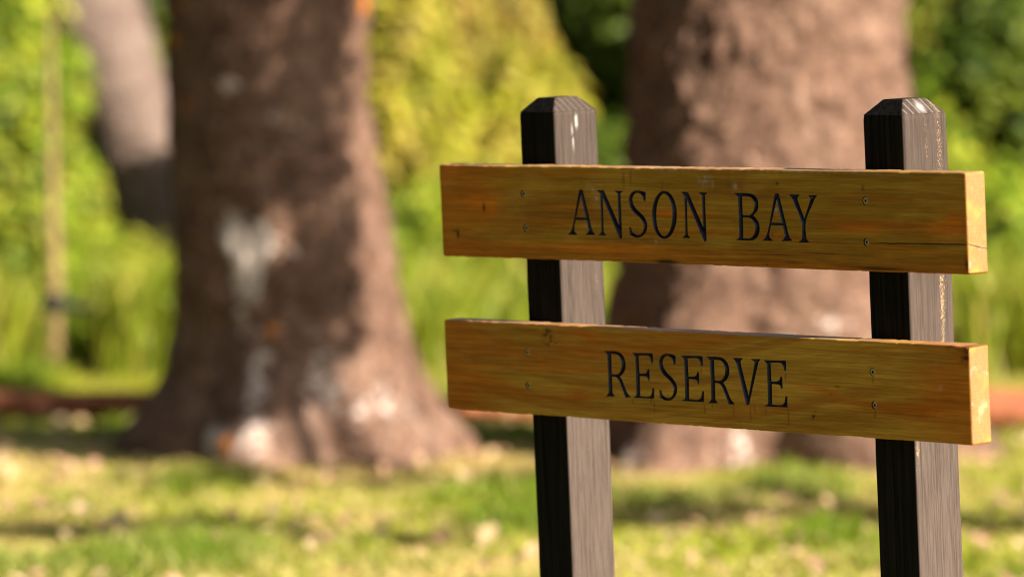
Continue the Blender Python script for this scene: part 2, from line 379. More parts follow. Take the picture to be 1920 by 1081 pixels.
# ------------------------------------------------------------------ shrubs behind the rails
YEL = [(.39, .35, .04), (.34, .33, .025), (.41, .32, .055), (.25, .27, .02)]
LIM = [(0.271, 0.318, 0.022), (0.328, 0.344, 0.030), (0.180, 0.258, 0.015), (0.131, 0.206, 0.010)]
MID = [(0.148, 0.206, 0.020), (0.197, 0.249, 0.025), (0.098, 0.155, 0.013), (0.066, 0.112, 0.010)]
OLV = [(0.246, 0.275, 0.030), (0.279, 0.284, 0.040), (0.164, 0.215, 0.022), (0.107, 0.155, 0.015)]
TAN = [(.34, .26, 0.050), (.28, .25, 0.035), (.42, .30, 0.070)]
DRK = [(.08, .14, .015), (.11, .16, .02), (.05, .09, .01)]  # dark leaves with the shade of a gap between shrubs painted in
def shrub(u, Y, hgt, wid, pal, label, per=34, size=.115, seed=0, dens=1., base=0.):
    x = pxw(u, 0, Y)[0]; root = empty('shrub', (x, Y, 0)); rs = np.random.default_rng(seed + 100)
    ct, rd = [], []; n = int(190 * wid * hgt * dens)
    for k in range(n):
        a = rs.uniform(0, 6.283); zz = rs.uniform(.04, 1); prof_ = (1 - max(0, zz - .55) ** 2 * 3.2) * (.75 + .25 * min(1, zz * 3))
        rr = wid / 2 * max(.15, prof_) * math.sqrt(rs.uniform(.25, 1.)) * (.85 + .3 * math.sin(a * 3 + seed))
        ct.append(np.array([rr * math.cos(a), rr * math.sin(a), base + zz * (hgt - base)])); rd.append(rs.uniform(.07, .15))
    v, f, c = clumps(ct, rd, per, size, pal, .5, 1.7, (.58, .7), .42); mesh_obj('foliage', v, f, M_LEAF, root, c)
    mb = MB()
    for k in range(7):
        p = Vector(ct[rs.integers(len(ct))]); b = Vector((rs.normal() * .06, rs.normal() * .06, -.1)); mb.tube([b, b.lerp(p, .5) + Vector((0, 0, .12)), p], [.03, .02, .008], 5)
    mb.obj('stems', M_TWIG, root, True)
    tag(root, label, 'shrub', 'shrubs beyond the timber barriers')
shrub(-95, 30.5, 2.5, 1.3, LIM, 'bright green shrub at the far left edge beyond the barrier', seed=1)
shrub(60, 31.5, 1.0, .8, LIM, 'lime green shrub behind the pale timber stake', seed=2)
shrub(175, 29.6, .45, .8, LIM, 'low yellow-green shrub between the stake and the left pine', seed=3)
shrub(330, 33.5, 1.6, 1.2, OLV, 'olive shrub mostly hidden behind the left pine trunk', seed=4)
shrub(560, 35, 2.8, 2.0, MID, 'mid green shrub hidden behind the lichen-spotted pine trunk', seed=5)
shrub(745, 31., 1.78, .85, YEL, 'brightest yellow shrub just right of the left pine trunk', seed=6)
shrub(860, 33.5, 1.95, 1.3, TAN, 'tan and olive shrub behind the yellow one, left of the sign post', seed=7)
shrub(985, 31.5, 1.42, .7, YEL, 'small yellow-green shrub just behind the left sign post', seed=8)
shrub(860, 29.4, .72, 1.3, LIM, 'low green shrub beneath the left ends of the sign boards', seed=9)
shrub(1110, 35.5, 2.9, 1.5, DRK, 'green shrub, its leaves coloured dark for a shaded gap, between left sign post and right pine', seed=10, dens=.9)
shrub(1120, 30.5, .98, .9, MID, 'low mid green shrub left of the right pine trunk', seed=11)
shrub(1440, 34.5, 2.6, 2.2, MID, 'green shrub hidden behind the broad right pine', seed=12)
shrub(1745, 34., 2.2, 1.5, OLV, 'darker green shrub beside the right pine above the right post', seed=13)
shrub(1880, 31.5, 1.7, 1.2, OLV, 'olive green shrub at the right edge beyond the thick barrier', seed=14)
shrub(1760, 29.8, 1.25, 1.1, LIM, 'low yellow-green shrub behind the right sign post', seed=15)
shrub(2050, 30., 2.2, 1.6, MID, 'tall green shrub beyond the right edge of the frame', seed=16)
shrub(40, 28.4, .62, 1.0, LIM, 'low pale green shrub just left of the timber stake', seed=17, per=44)
shrub(260, 28.2, .36, .9, LIM, 'low pale green shrub against the left side of the left pine', seed=18, per=44)
shrub(1870, 28.6, .75, 1.1, LIM, 'low pale green shrub at the right edge above the thick barrier', seed=19, per=44)
# distant bushland that closes the view
def bushland():
    ct, rd = [], []
    for k in range(900):
        x = random.uniform(-16, 16); y = random.uniform(40, 52); ct.append(np.array([x, y, random.uniform(.1, 5.5) * (.6 + .4 * math.sin(x * .9 + y))])); rd.append(random.uniform(.35, .7))
    v, f, c = clumps(ct, rd, 60, .28, [(.06, .09, .02), (.10, .13, .03), (.15, .16, .04), (.04, .06, .015)])
    tag(mesh_obj('bushland', v, f, M_LEAF, None, c), kind='stuff')
bushland()
def sky_block_foliage():                                             # unseen foliage added left of the lawn to cut skylight on left faces
    ct, rd = [], []
    for k in range(2100):
        x = random.uniform(-13, -6.5); y = random.uniform(-4, 40); x -= max(0, y - 20) * .08; ct.append(np.array([x, y, random.uniform(.1, 14)])); rd.append(random.uniform(.4, .8))
    v, f, c = clumps(ct, rd, 60, .28, [(.018, .032, .010), (.028, .045, .013), (.022, .038, .012)])  # leaf tones kept dark so little sunlight bounces back
    tag(mesh_obj('sky_block_foliage', v, f, M_NEEDLE, None, c), kind='stuff')
sky_block_foliage()
# leaning grey trunks among the shrubs
def lean(u0, v0, u1, v1, Y, r0, r1, label):
    a = pxw(u1, v1, Y); b = pxw(u0, v0, Y); d = (b - a) / (b[2] - a[2]); p0 = a - d * (a[2] + .15); p1 = b + d * 1.6
    root = empty('leaning_tree', (p0[0], p0[1], 0)); n = 40; zs = np.linspace(0, 1, n); nth = 24; th = np.linspace(0, 2 * np.pi, nth, endpoint=False)
    P = p0[None] + (p1 - p0)[None] * zs[:, None] - np.array([p0[0], p0[1], 0]); P[:, 0] += .05 * np.sin(zs * 6); rad = r0 + (r1 - r0) * zs
    Z, T = np.meshgrid(zs, th, indexing='ij'); rr = rad[:, None] * (1 + .25 * (fbm(xyz(np.cos(T), np.sin(T), Z * 8), 5, 3).reshape(T.shape) - .5))
    V = np.stack([P[:, 0][:, None] + rr * np.cos(T), P[:, 1][:, None] + rr * np.sin(T), np.repeat(P[:, 2][:, None], nth, 1)], -1).reshape(-1, 3)
    i = (np.arange(n - 1)[:, None] * nth + np.arange(nth)[None]).ravel(); j = (np.arange(n - 1)[:, None] * nth + (np.arange(nth)[None] + 1) % nth).ravel()
    mesh_obj('trunk', V, np.stack([i, j, j + nth, i + nth], -1), M_GREYBARK, root, np.zeros((len(V), 3)), True)
    top = P[-1]; ct = [top + np.array([random.gauss(0, .6), random.gauss(0, .6), .3 + abs(random.gauss(0, .5))]) for k in range(40)]
    v, f, c = clumps(ct, [.25] * 40, 40, .1, OLV); mesh_obj('crown', v, f, M_LEAF, root, c)
    tag(root, label, 'tree', 'leaning grey trunks among the shrubs')
lean(168, 0, 283, 420, 32.5, .2, .40, 'pinkish grey leaning trunk left of the lichen-spotted pine')
lean(800, 0, 930, 260, 38, .20, .16, 'olive grey leaning trunk above the yellow shrub')

# ------------------------------------------------------------------ lawn
def in_trunk(x, y, g=1.):
    return (((x - cxl) / (.62 * g)) ** 2 + ((y - TD) / (.55 * g)) ** 2 < 1) | (((x - cxr) / (.68 * g)) ** 2 + ((y - TD) / (.6 * g)) ** 2 < 1)
def lawn(n, y0, y1, pad, h0, name, grn=(.28, .34, .02), dry=1.):
    t = rng.random(n); y = y0 + (y1 - y0) * t; x = (rng.random(n) * 2 - 1) * (.1 * y + pad)
    k = ~in_trunk(x, y, .9); x, y = x[k], y[k]; n = len(x)
    pt = fbm(xyz(x * 1.3, y * .8, 0.), 21, 3); pf = fbm(xyz(x * 6, y * 4., 0.), 33, 3); tall = sm(.52, .72, fbm(xyz(x * 1.8, y * 1.2, 5.), 55, 3))
    near = np.minimum(np.hypot(x - cxl, (y - TD)), np.hypot(x - cxr, y - TD)); tall = np.maximum(tall * sm(.6, 1.0, near), .35 * sm(1.15, .6, near) * rng.random(n))
    straw = sm(.42, .58, pt * .6 + pf * .4 + .12 * rng.normal(size=n)); straw = straw * (1 - .75 * tall) * dry
    h = h0 * (.5 + .7 * rng.random(n)) * (1 + 2.4 * tall * (.4 + .6 * rng.random(n))); wd = .006 * (.7 + .6 * rng.random(n)) * (y / 16) ** .5
    a = rng.random(n) * 6.283; ln = h * (.6 + 1.0 * rng.random(n)) * (1 - .5 * tall); dx, dy = np.cos(a), np.sin(a); b = rng.random(n) * 6.283; bx, by = np.cos(b) * wd, np.sin(b) * wd
    z = gz(x, y) - .004
    o = lambda px, py, pz: np.stack([px, py, pz], -1)
    V = np.stack([o(x - bx, y - by, z), o(x + bx, y + by, z), o(x + dx * ln * .35 + bx * .7, y + dy * ln * .35 + by * .7, z + h * .65), o(x + dx * ln * .35 - bx * .7, y + dy * ln * .35 - by * .7, z + h * .65), o(x + dx * ln, y + dy * ln, z + h)], 1).reshape(-1, 3)
    i = np.arange(n)[:, None] * 5; F = np.concatenate([i + np.array([0, 1, 2]), i + np.array([0, 2, 3]), i + np.array([3, 2, 4])], 0)
    g = np.array(grn)[None] * (.7 + .6 * rng.random((n, 1))) + np.array([.05, .02, 0])[None] * rng.random((n, 1))
    g = g * (1 - tall[:, None] * np.array([.56, .38, .7])[None]); s = np.array([.74, .56, .25])[None] * (.7 + .5 * rng.random((n, 1)))
    c = g * (1 - straw[:, None]) + s * straw[:, None]
    tag(mesh_obj(name, V, F, M_BLADE, None, np.repeat(c, 5, 0)), kind='stuff')
lawn(175000, 14.5, 24.6, .8, .038, 'lawn_grass')
lawn(60000, 24.6, 31., .8, .05, 'rough_grass', (.31, .34, .025), .5)
lawn(16000, 9.5, 14.5, .6, .042, 'foreground_grass')
def tall_grass(n):
    y = rng.uniform(26.4, 30.2, n); x = (rng.random(n) * 2 - 1) * (.1 * y + .6); k = fbm(xyz(x * .9, y * .6, 4.), 81, 2) > .40; k &= ~((np.abs(x - pxw(103, 0, 26.6)[0]) < .22) & (y < 27.3)); x, y = x[k], y[k]; n = len(x)
    h = (.18 + .42 * rng.random(n)) * (.7 + .6 * fbm(xyz(x * .8, y * .8, 9.), 82, 2)); a = rng.random(n) * 6.283; b = rng.random(n) * 6.283; wd = .009 + .008 * rng.random(n)
    dx, dy = np.cos(a) * h * .4, np.sin(a) * h * .4; bx, by = np.cos(b) * wd, np.sin(b) * wd; z = gz(x, y) - .01; o = lambda px, py, pz: np.stack([px, py, pz], -1)
    V = np.stack([o(x - bx, y - by, z), o(x + bx, y + by, z), o(x + dx * .4 + bx, y + dy * .4 + by, z + h * .65), o(x + dx * .4 - bx, y + dy * .4 - by, z + h * .65), o(x + dx, y + dy, z + h)], 1).reshape(-1, 3)
    i = np.arange(n)[:, None] * 5; F = np.concatenate([i + np.array([0, 1, 2]), i + np.array([0, 2, 3]), i + np.array([3, 2, 4])], 0)
    pal = np.array([(.30, .33, .025), (.22, .28, .02), (.37, .33, .06), (.16, .23, .015)]); c = pal[rng.integers(4, size=n)] * (.75 + .5 * rng.random((n, 1)))
    tag(mesh_obj('tall_grass', V, F, M_BLADE, None, np.repeat(c, 5, 0)), kind='stuff')
tall_grass(26000)
def litter():
    n = 1500; y = 15 + 9 * rng.random(n); x = (rng.random(n) * 2 - 1) * (.1 * y + .5); k = ~in_trunk(x, y) & (fbm(xyz(x * .9, y * .9, 2.), 77, 2) + .15 * rng.random(n) > .52); x, y = x[k], y[k]
    n = len(x); L = .03 + .075 * rng.random(n) ** 2; c = np.stack([x, y, gz(x, y) + .035 + .03 * rng.random(n)], -1)
    nr = np.stack([rng.normal(size=n) * .5, rng.normal(size=n) * .5 - .5, np.ones(n)], -1); v, f = leaf_mesh(c, nr, L, L * .6, .3)
    pal = np.array([(.44, .29, .17), (.36, .21, .135), (.46, .33, .19), (.26, .15, .09)]); tag(mesh_obj('fallen_leaves', v, f, M_LITTER, None, np.repeat(pal[rng.integers(4, size=n)], 4, 0)), kind='stuff')
litter()

# ------------------------------------------------------------------ the sign
QP = dict(logf=9.27488, yaw=0.898953, lean=0.067967, roll=-0.0424977, tx=0.326846, ty=-0.0125006, logd=2.41729, L=1.58965, t=0.04967, hl=0.186066, gap=0.132105, w=0.113953, p1=0.209763, p2=1.25514, dx=-0.00615528, top1=0.105554, top2=0.102596, cap=0.0284841, capi=0.0282849, L2=1.58816)
GL = {"A":[[[417,1434],[519,1436],[695,871],[753,678],[798,589],[866,541],[561,530],[635,573],[658,618],[607,833],[261,833],[216,707],[200,616],[228,571],[307,530],[0,528],[85,575],[141,654],[202,797]],[[455,1332],[593,869],[274,870]]],"N":[[[18,1429],[220,1432],[647,745],[658,1373],[629,1396],[561,1423],[817,1427],[769,1398],[738,1374],[733,516],[730,480],[664,479],[181,1303],[167,621],[194,563],[242,535],[0,530],[63,561],[96,607],[105,1366],[77,1398]]],"S":[[[532,-1809],[521,-1975],[466,-1977],[433,-1883],[377,-1834],[290,-1818],[200,-1841],[136,-1913],[128,-1990],[165,-2078],[258,-2163],[372,-2235],[465,-2308],[528,-2395],[539,-2471],[519,-2548],[465,-2620],[383,-2675],[283,-2704],[165,-2703],[69,-2675],[1,-2656],[0,-2512],[55,-2510],[66,-2567],[111,-2622],[188,-2657],[286,-2660],[367,-2631],[419,-2571],[443,-2500],[438,-2437],[393,-2362],[300,-2289],[195,-2230],[101,-2157],[38,-2070],[18,-1981],[49,-1891],[112,-1825],[203,-1789],[302,-1780],[419,-1788]]],"O":[[[753,979],[743,906],[725,834],[699,766],[664,703],[622,646],[574,598],[522,558],[466,529],[407,511],[348,504],[289,508],[233,524],[180,551],[132,589],[90,636],[55,691],[28,754],[9,822],[0,893],[0,966],[9,1040],[28,1112],[55,1180],[90,1244],[132,1300],[180,1349],[233,1388],[289,1417],[348,1435],[407,1441],[465,1436],[521,1420],[574,1393],[622,1355],[664,1308],[698,1253],[725,1191],[743,1123],[753,1052]],[[625,975],[618,909],[605,844],[586,782],[562,725],[533,673],[500,630],[464,594],[426,568],[386,552],[347,546],[307,550],[270,565],[235,590],[203,624],[175,667],[153,717],[136,774],[124,835],[119,900],[120,967],[128,1033],[141,1098],[160,1160],[184,1217],[213,1269],[246,1312],[282,1348],[321,1374],[360,1390],[400,1396],[439,1391],[477,1376],[512,1351],[543,1317],[570,1274],[593,1224],[610,1167],[621,1106],[626,1041]]],"B":[[[2,1426],[449,1426],[586,1391],[669,1312],[689,1220],[666,1128],[601,1058],[520,1005],[612,943],[677,864],[701,773],[683,680],[626,599],[535,540],[429,523],[0,521],[63,544],[91,577],[103,1344],[79,1390]],[[219,1380],[411,1377],[514,1344],[571,1276],[583,1196],[552,1103],[486,1033],[424,1006],[213,998]],[[217,969],[404,965],[506,924],[563,851],[580,759],[552,666],[495,596],[423,558],[344,550],[207,554]]],"Y":[[[0,1422],[300,1423],[256,1397],[228,1368],[234,1317],[410,962],[611,1346],[605,1380],[547,1415],[811,1416],[749,1382],[704,1324],[446,911],[440,604],[471,554],[537,521],[221,514],[292,550],[320,590],[329,898],[98,1332],[66,1378]]],"R":[[[0,-1799],[333,-1790],[492,-1814],[607,-1893],[654,-2007],[648,-2097],[598,-2189],[503,-2264],[452,-2285],[518,-2347],[590,-2473],[662,-2598],[719,-2654],[786,-2690],[606,-2701],[562,-2603],[472,-2439],[418,-2351],[340,-2302],[216,-2294],[209,-2617],[233,-2661],[285,-2691],[2,-2703],[65,-2662],[94,-2622],[96,-1873],[69,-1829]],[[213,-1836],[330,-1839],[459,-1866],[524,-1948],[542,-2037],[522,-2128],[467,-2207],[384,-2252],[212,-2258]]],"E":[[[27,-1803],[658,-1790],[652,-1975],[602,-1977],[578,-1889],[522,-1833],[214,-1840],[220,-2209],[390,-2200],[451,-2175],[485,-2110],[531,-2108],[531,-2325],[490,-2333],[465,-2270],[426,-2253],[228,-2248],[212,-2659],[480,-2658],[562,-2619],[610,-2482],[659,-2480],[646,-2685],[0,-2693],[82,-2664],[104,-2625],[112,-1874],[85,-1836]]],"V":[[[0,-1794],[300,-1787],[252,-1816],[222,-1858],[234,-1932],[424,-2525],[635,-1903],[639,-1842],[610,-1817],[539,-1796],[826,-1786],[772,-1824],[739,-1872],[425,-2681],[343,-2684],[103,-1889],[65,-1837]]]}
cy_, sy_ = math.cos(QP['yaw']), math.sin(QP['yaw']); a_ = QP['lean']; r_ = QP['roll']
Rz = np.array([[cy_, sy_, 0], [-sy_, cy_, 0], [0, 0, 1]]); Rx = np.array([[1, 0, 0], [0, math.cos(a_), -math.sin(a_)], [0, math.sin(a_), math.cos(a_)]])
Ry = np.array([[math.cos(r_), 0, math.sin(r_)], [0, 1, 0], [-math.sin(r_), 0, math.cos(r_)]])
p_ = R(PITCH); CB = np.array([[1, 0, 0], [0, math.cos(p_), math.sin(p_)], [0, -math.sin(p_), math.cos(p_)]])
RW = CB @ (Ry @ Rx @ Rz); T0 = np.array([0, 0, CAM_H]) + CB @ np.array([QP['tx'], math.exp(QP['logd']), QP['ty']]) - RW @ np.array([.75, 0, -.06])
def zfoot(x, y): b = RW @ np.array([x, y, 0]) + T0; return -b[2] / RW[2, 2]
OX, OY = .79, QP['t'] + QP['w'] / 2; OZ = zfoot(OX, OY); ORG = np.array([OX, OY, OZ])
sign = empty('wooden_sign')
sign.matrix_world = Matrix([[*RW[0], 0], [*RW[1], 0], [*RW[2], 0], [0, 0, 0, 1]]); sign.location = Vector(RW @ ORG + T0)
tag(sign, 'wooden sign of two ochre boards carved ANSON BAY and RESERVE on two black posts', 'sign')
HU, TB = .19, QP['t']
M_END = mat_end(.0572 - OZ, -OY)
def smooth_loop(P, grow=0., step=.0016):
    P = np.array(P, float); n = len(P); e = np.roll(P, -1, 0) - P; ln = np.hypot(*e.T); u = e / ln[:, None]; pu = np.roll(u, 1, 0)
    turn = np.degrees(np.arccos(np.clip((u * pu).sum(1), -1, 1))); cor = turn > 47; out = []
    tv = e + np.roll(e, 1, 0); tv /= np.hypot(*tv.T)[:, None]
    for i in range(n):
        j = (i + 1) % n; T0_ = e[i] if cor[i] else tv[i] * ln[i]; T1_ = e[i] if cor[j] else tv[j] * ln[i]
        m = max(1, int(round(ln[i] / step)))
        for k in range(m):
            t = k / m; out.append((2 * t ** 3 - 3 * t * t + 1) * P[i] + (t ** 3 - 2 * t * t + t) * T0_ + (-2 * t ** 3 + 3 * t * t) * P[j] + (t ** 3 - t * t) * T1_)
    out = np.array(out); a = np.roll(out, -1, 0) - np.roll(out, 1, 0); a /= np.hypot(*a.T)[:, None]
    sg = 1 if (out[:, 0] * np.roll(out[:, 1], -1) - np.roll(out[:, 0], -1) * out[:, 1]).sum() > 0 else -1
    return out + np.stack([a[:, 1], -a[:, 0]], -1) * sg * grow
def inside(p, loops):
    r = np.zeros(len(p), bool)
    for L in loops:
        a, b = L, np.roll(L, -1, 0)
        for (x0, z0), (x1, z1) in zip(a, b):
            if z0 == z1: continue
            c = ((z0 > p[:, 1]) != (z1 > p[:, 1])) & (p[:, 0] < (x1 - x0) * (p[:, 1] - z0) / (z1 - z0) + x0); r ^= c
    return r
def dist(p, loops):
    A = np.concatenate(loops); B = np.concatenate([np.roll(l, -1, 0) for l in loops]); d = np.full(len(p), 9.)
    for k in range(0, len(p), 4000):
        q = p[k:k + 4000, None]; ab = (B - A)[None]; t = np.clip(((q - A) * ab).sum(-1) / (ab ** 2).sum(-1), 0, 1); d[k:k + 4000] = np.sqrt((((q - A) - t[..., None] * ab) ** 2).sum(-1)).min(1)
    return d
def cdt(loops, extra):
    V = []; E = []
    for L in loops:
        b = len(V); V += [tuple(q) for q in L]; E += [(b + i, b + (i + 1) % len(L)) for i in range(len(L))]
    V += [tuple(q) for q in extra]
    r = delaunay_2d_cdt([Vector(q) for q in V], E, [], 0, 1e-7)
    return np.array([tuple(q) for q in r[0]]), np.array([tuple(q) for q in r[2]])
def vcarve(name, loops, mat, parent, slope=2.1, dmax=.012, step=.0014, oy=0.):
    lo = np.concatenate(loops).min(0); hi = np.concatenate(loops).max(0)
    gx, gz_ = np.meshgrid(np.arange(lo[0], hi[0], step), np.arange(lo[1], hi[1], step)); g = np.stack([gx.ravel(), gz_.ravel()], -1) + rng.normal(size=(gx.size, 2)) * step * .12
    g = g[inside(g, loops)]; g = g[dist(g, loops) > .0006]
    V, F = cdt(loops, g); k = inside(V[F].mean(1), loops); F = F[k]; d = dist(V, loops); d[d < 2e-5] = 0
    dep = np.minimum(d * slope, dmax)
    a = V[F[:, 1]] - V[F[:, 0]]; b = V[F[:, 2]] - V[F[:, 0]]; flip = (a[:, 0] * b[:, 1] - a[:, 1] * b[:, 0]) < 0; F[flip] = F[flip][:, ::-1]
    return mesh_obj(name, np.stack([V[:, 0], dep + oy, V[:, 1]], -1) - ORG, F, mat, parent)
def outline(x0, x1, z0, z1, r=.005, step=.006):
    P = []; N = []
    def edge(a, b, n):
        m = max(1, int(np.hypot(*(b - a)) / step))
        for k in range(m + 1): P.append(a + (b - a) * k / m); N.append(n)
    cs = [(x1 - r, z0 + r, -90), (x1 - r, z1 - r, 0), (x0 + r, z1 - r, 90), (x0 + r, z0 + r, 180)]
    for i, (cx_, cz_, a0) in enumerate(cs):
        for k in range(1, 4):
            a = R(a0 + 90 * k / 4); P.append(np.array([cx_ + r * math.cos(a), cz_ + r * math.sin(a)])); N.append(np.array([math.cos(a), math.sin(a)]))
        a1 = R(a0 + 90); n = np.array([math.cos(a1), math.sin(a1)]); c2 = cs[(i + 1) % 4]
        edge(np.array([cx_, cz_]) + n * r, np.array([c2[0], c2[1]]) + n * r, n)
    return np.array(P), np.array(N)
def blob(x, z, cx_, cz_, rx, rz, w=0.): return np.exp(-(((x - cx_) / rx) ** 2 + ((z - cz_) / rz) ** 2) + w)
def board(name, x0, x1, z0, z1, words, holes, colour, label, chip=None):
    root_loops = []; letters = []
    for ch, xx, zz, sc in words:
        g = GL[ch]; loops = [smooth_loop(np.array([(xx + a * 1e-4 * sc, zz + b * 1e-4) for a, b in L]), .0006 if i == 0 else -.0006) for i, L in enumerate(g)]
        letters.append((ch, loops)); root_loops += loops
    hl = []
    for hx, hz in holes:
        a = np.linspace(0, 2 * np.pi, 21)[:-1]; hl.append(np.stack([hx + .0078 * np.cos(a), hz + .0078 * np.sin(a)], -1))
    P, N = outline(x0, x1, z0, z1); ins = .0038; out0 = P - N * ins
    cr = []
    if chip == 'crack':
        t = np.linspace(0, 1, 60); cxs = 1.321 + (x1 - .0055 - 1.321) * t; czs = .0535 + .0035 * t + .0012 * (vnoise(xyz(t * 14, 0., 3.), 3) - .5); hw = .0005 + .0006 * sm(0, .3, t)
        cr = [np.concatenate([np.stack([cxs, czs - hw], -1), np.stack([cxs, czs + hw], -1)[::-1]])]
    allh = root_loops + hl + cr
    s = .0028; gx, gz_ = np.meshgrid(np.arange(x0 + .006, x1 - .006, s), np.arange(z0 + .006, z1 - .006, s)); g = np.stack([gx.ravel(), gz_.ravel()], -1)
    g = g + rng.normal(size=g.shape) * s * .05; nearby = np.zeros(len(g), bool)
    for L in [l for _, q in letters for l in [np.concatenate(q)]] + hl + cr:
        nearby |= (g[:, 0] > L[:, 0].min() - .003) & (g[:, 0] < L[:, 0].max() + .003) & (g[:, 1] > L[:, 1].min() - .003) & (g[:, 1] < L[:, 1].max() + .003)
    idx = np.where(nearby)[0]; bad = (dist(g[idx], allh) < .0012) | inside(g[idx], allh); keep = np.ones(len(g), bool); keep[idx[bad]] = False
    V, F = cdt([out0] + allh, g[keep]); cen = V[F].mean(1); near = np.where((cen[:, 0] > x0 + .1))[0]; k = np.ones(len(F), bool); k[near] = ~inside(cen[near], allh); F = F[k]
    a = V[F[:, 1]] - V[F[:, 0]]; b = V[F[:, 2]] - V[F[:, 0]]; flip = (a[:, 0] * b[:, 1] - a[:, 1] * b[:, 0]) < 0; F[flip] = F[flip][:, ::-1]
    VV = [np.stack([V[:, 0], 0 * V[:, 0], V[:, 1]], -1)]; FF = [tuple(f) for f in F]; MI = [0] * len(FF); m = len(P); nb = len(V)
    rings = [(ins, 0.), (.0019, .0006), (.0005, .0020), (0, .0042), (0, TB - .0042), (.0012, TB - .0012), (.0042, TB)]
    for i_, y_ in rings: q = P - N * i_; VV.append(np.stack([q[:, 0], np.full(m, y_), q[:, 1]], -1))
    isend = np.abs(N[:, 0]) > .8
    for ri in range(len(rings) - 1):
        for k in range(m):
            kk = (k + 1) % m; FF.append((nb + ri * m + k, nb + (ri + 1) * m + k, nb + (ri + 1) * m + kk, nb + ri * m + kk)[::-1]); MI.append(1 if isend[k] and isend[kk] and ri >= 1 else 0)
    FF.append(tuple(nb + (len(rings) - 1) * m + k for k in range(m))[::-1]); MI.append(0)
    VV = np.concatenate(VV); b0 = len(VV)
    for L in hl:                                              # screw recesses
        n = len(L); nb2 = len(VV); VV = np.concatenate([VV, np.stack([L[:, 0], 0 * L[:, 0], L[:, 1]], -1), np.stack([L[:, 0], 0 * L[:, 0] + .004, L[:, 1]], -1)])
        for k in range(n): FF.append((nb2 + k, nb2 + (k + 1) % n, nb2 + n + (k + 1) % n, nb2 + n + k)); MI.append(2)
        FF.append(tuple(nb2 + n + k for k in range(n))); MI.append(2)
    if chip == 'corner':                                      # splintered front top corner at the right end
        wgt = sm(x1 - .045, x1 - .006, VV[:, 0]) * sm(z1 - .012, z1 - .001, VV[:, 2]) * sm(.018, .006, VV[:, 1])
        nn = fbm(VV * np.array([160, 200, 200]), 8, 3); VV[:, 2] -= wgt * .010 * nn; VV[:, 1] += wgt * .006 * nn
    edge = sm(.005, 0, np.minimum(np.abs(VV[:, 2] - z0), np.abs(VV[:, 2] - z1))); VV[:, 2] += edge * (.0022 * (fbm(xyz(VV[:, 0] * 5, z0 * 9 + (VV[:, 2] > (z0 + z1) / 2), 2.), 12, 4) - .5) - 0.0009 * sm(.66, .74, vnoise(xyz(VV[:, 0] * 70, z0 * 9, VV[:, 1] * 60), 13)) * np.sign(VV[:, 2] - (z0 + z1) / 2))   # worn arrises
    col = colour(VV[:, 0], VV[:, 2], VV[:, 1])
    o = mesh_obj(name, VV - ORG, FF, None, sign, col, mats=[M_BOARD, M_END, M_HOLE])
    o.data.polygons.foreach_set('material_index', np.array(MI, np.int32)); tag(o, label)
    for ch, loops in letters: tag(vcarve('letter', loops, M_PAINT, o), 'carved letter ' + ch)
    if cr: vcarve('crack', cr, M_CRACK, o, 3.5, .006, .001)
    for hx, hz in holes:
        tilt = random.uniform(-.06, .06); sc_ = MB(); n = 18; y0 = random.choice([.0004, .001, .0016]); prof_ = [(.0066, y0 + .0026), (.0066, y0 + .0006), (.0060, y0), (.0034, y0)]
        for r0, yy in prof_:
            for k in range(n): a = 2 * math.pi * k / n; sc_.v.append((hx + r0 * math.cos(a), yy + tilt * r0 * math.cos(a), hz + r0 * math.sin(a)))
        hexr = []
        for yy in (y0, y0 + .0025):
            for k in range(n):
                a = 2 * math.pi * k / n; hr = .0030 / max(.001, math.cos(((a + math.pi / 6) % (math.pi / 3)) - math.pi / 6)); sc_.v.append((hx + hr * math.cos(a), yy + tilt * hr * math.cos(a), hz + hr * math.sin(a)))
        for q in range(5):
            for k in range(n): sc_.f.append((q * n + k, q * n + (k + 1) % n, (q + 1) * n + (k + 1) % n, (q + 1) * n + k))
        sc_.f.append(tuple(5 * n + k for k in range(n)))
        so_ = mesh_obj('screw', np.array(sc_.v) - ORG, sc_.f, None, o, mats=[M_SCREW, M_HOLE]); so_.data.polygons.foreach_set('material_index', np.array([1 if q >= 4 * n else 0 for q in range(len(sc_.f))], np.int32))
    return o
OCH, ORA, BRN, GOL, PAL = [np.array(q)[None] for q in ((.36, .19, .015), (.60, .175, .008), (.24, .09, .008), (.48, .265, .032), (.42, .34, .27))]
def lay(c, f, k): f = np.clip(f, 0, 1)[:, None]; return c * (1 - f) + k * f
def mottles(x, z, y, s):
    return fbm(xyz(x * 3.2, z * 26 + y * 26, s), 60, 4), fbm(xyz(x * 9, z * 18 + y * 18, s), 61, 4), fbm(xyz(x * 26, z * 40 + y * 40, s), 62, 3)
def top_wear(c, x, z, y, z1):                                 # the upward face has weathered pale
    return lay(c, sm(z1 - .0022, z1 - .0004, z) * (.55 + .7 * (fbm(xyz(x * 7, y * 60, 1.), 95, 3) - .3)), np.array([[.30, .19, .115]]))
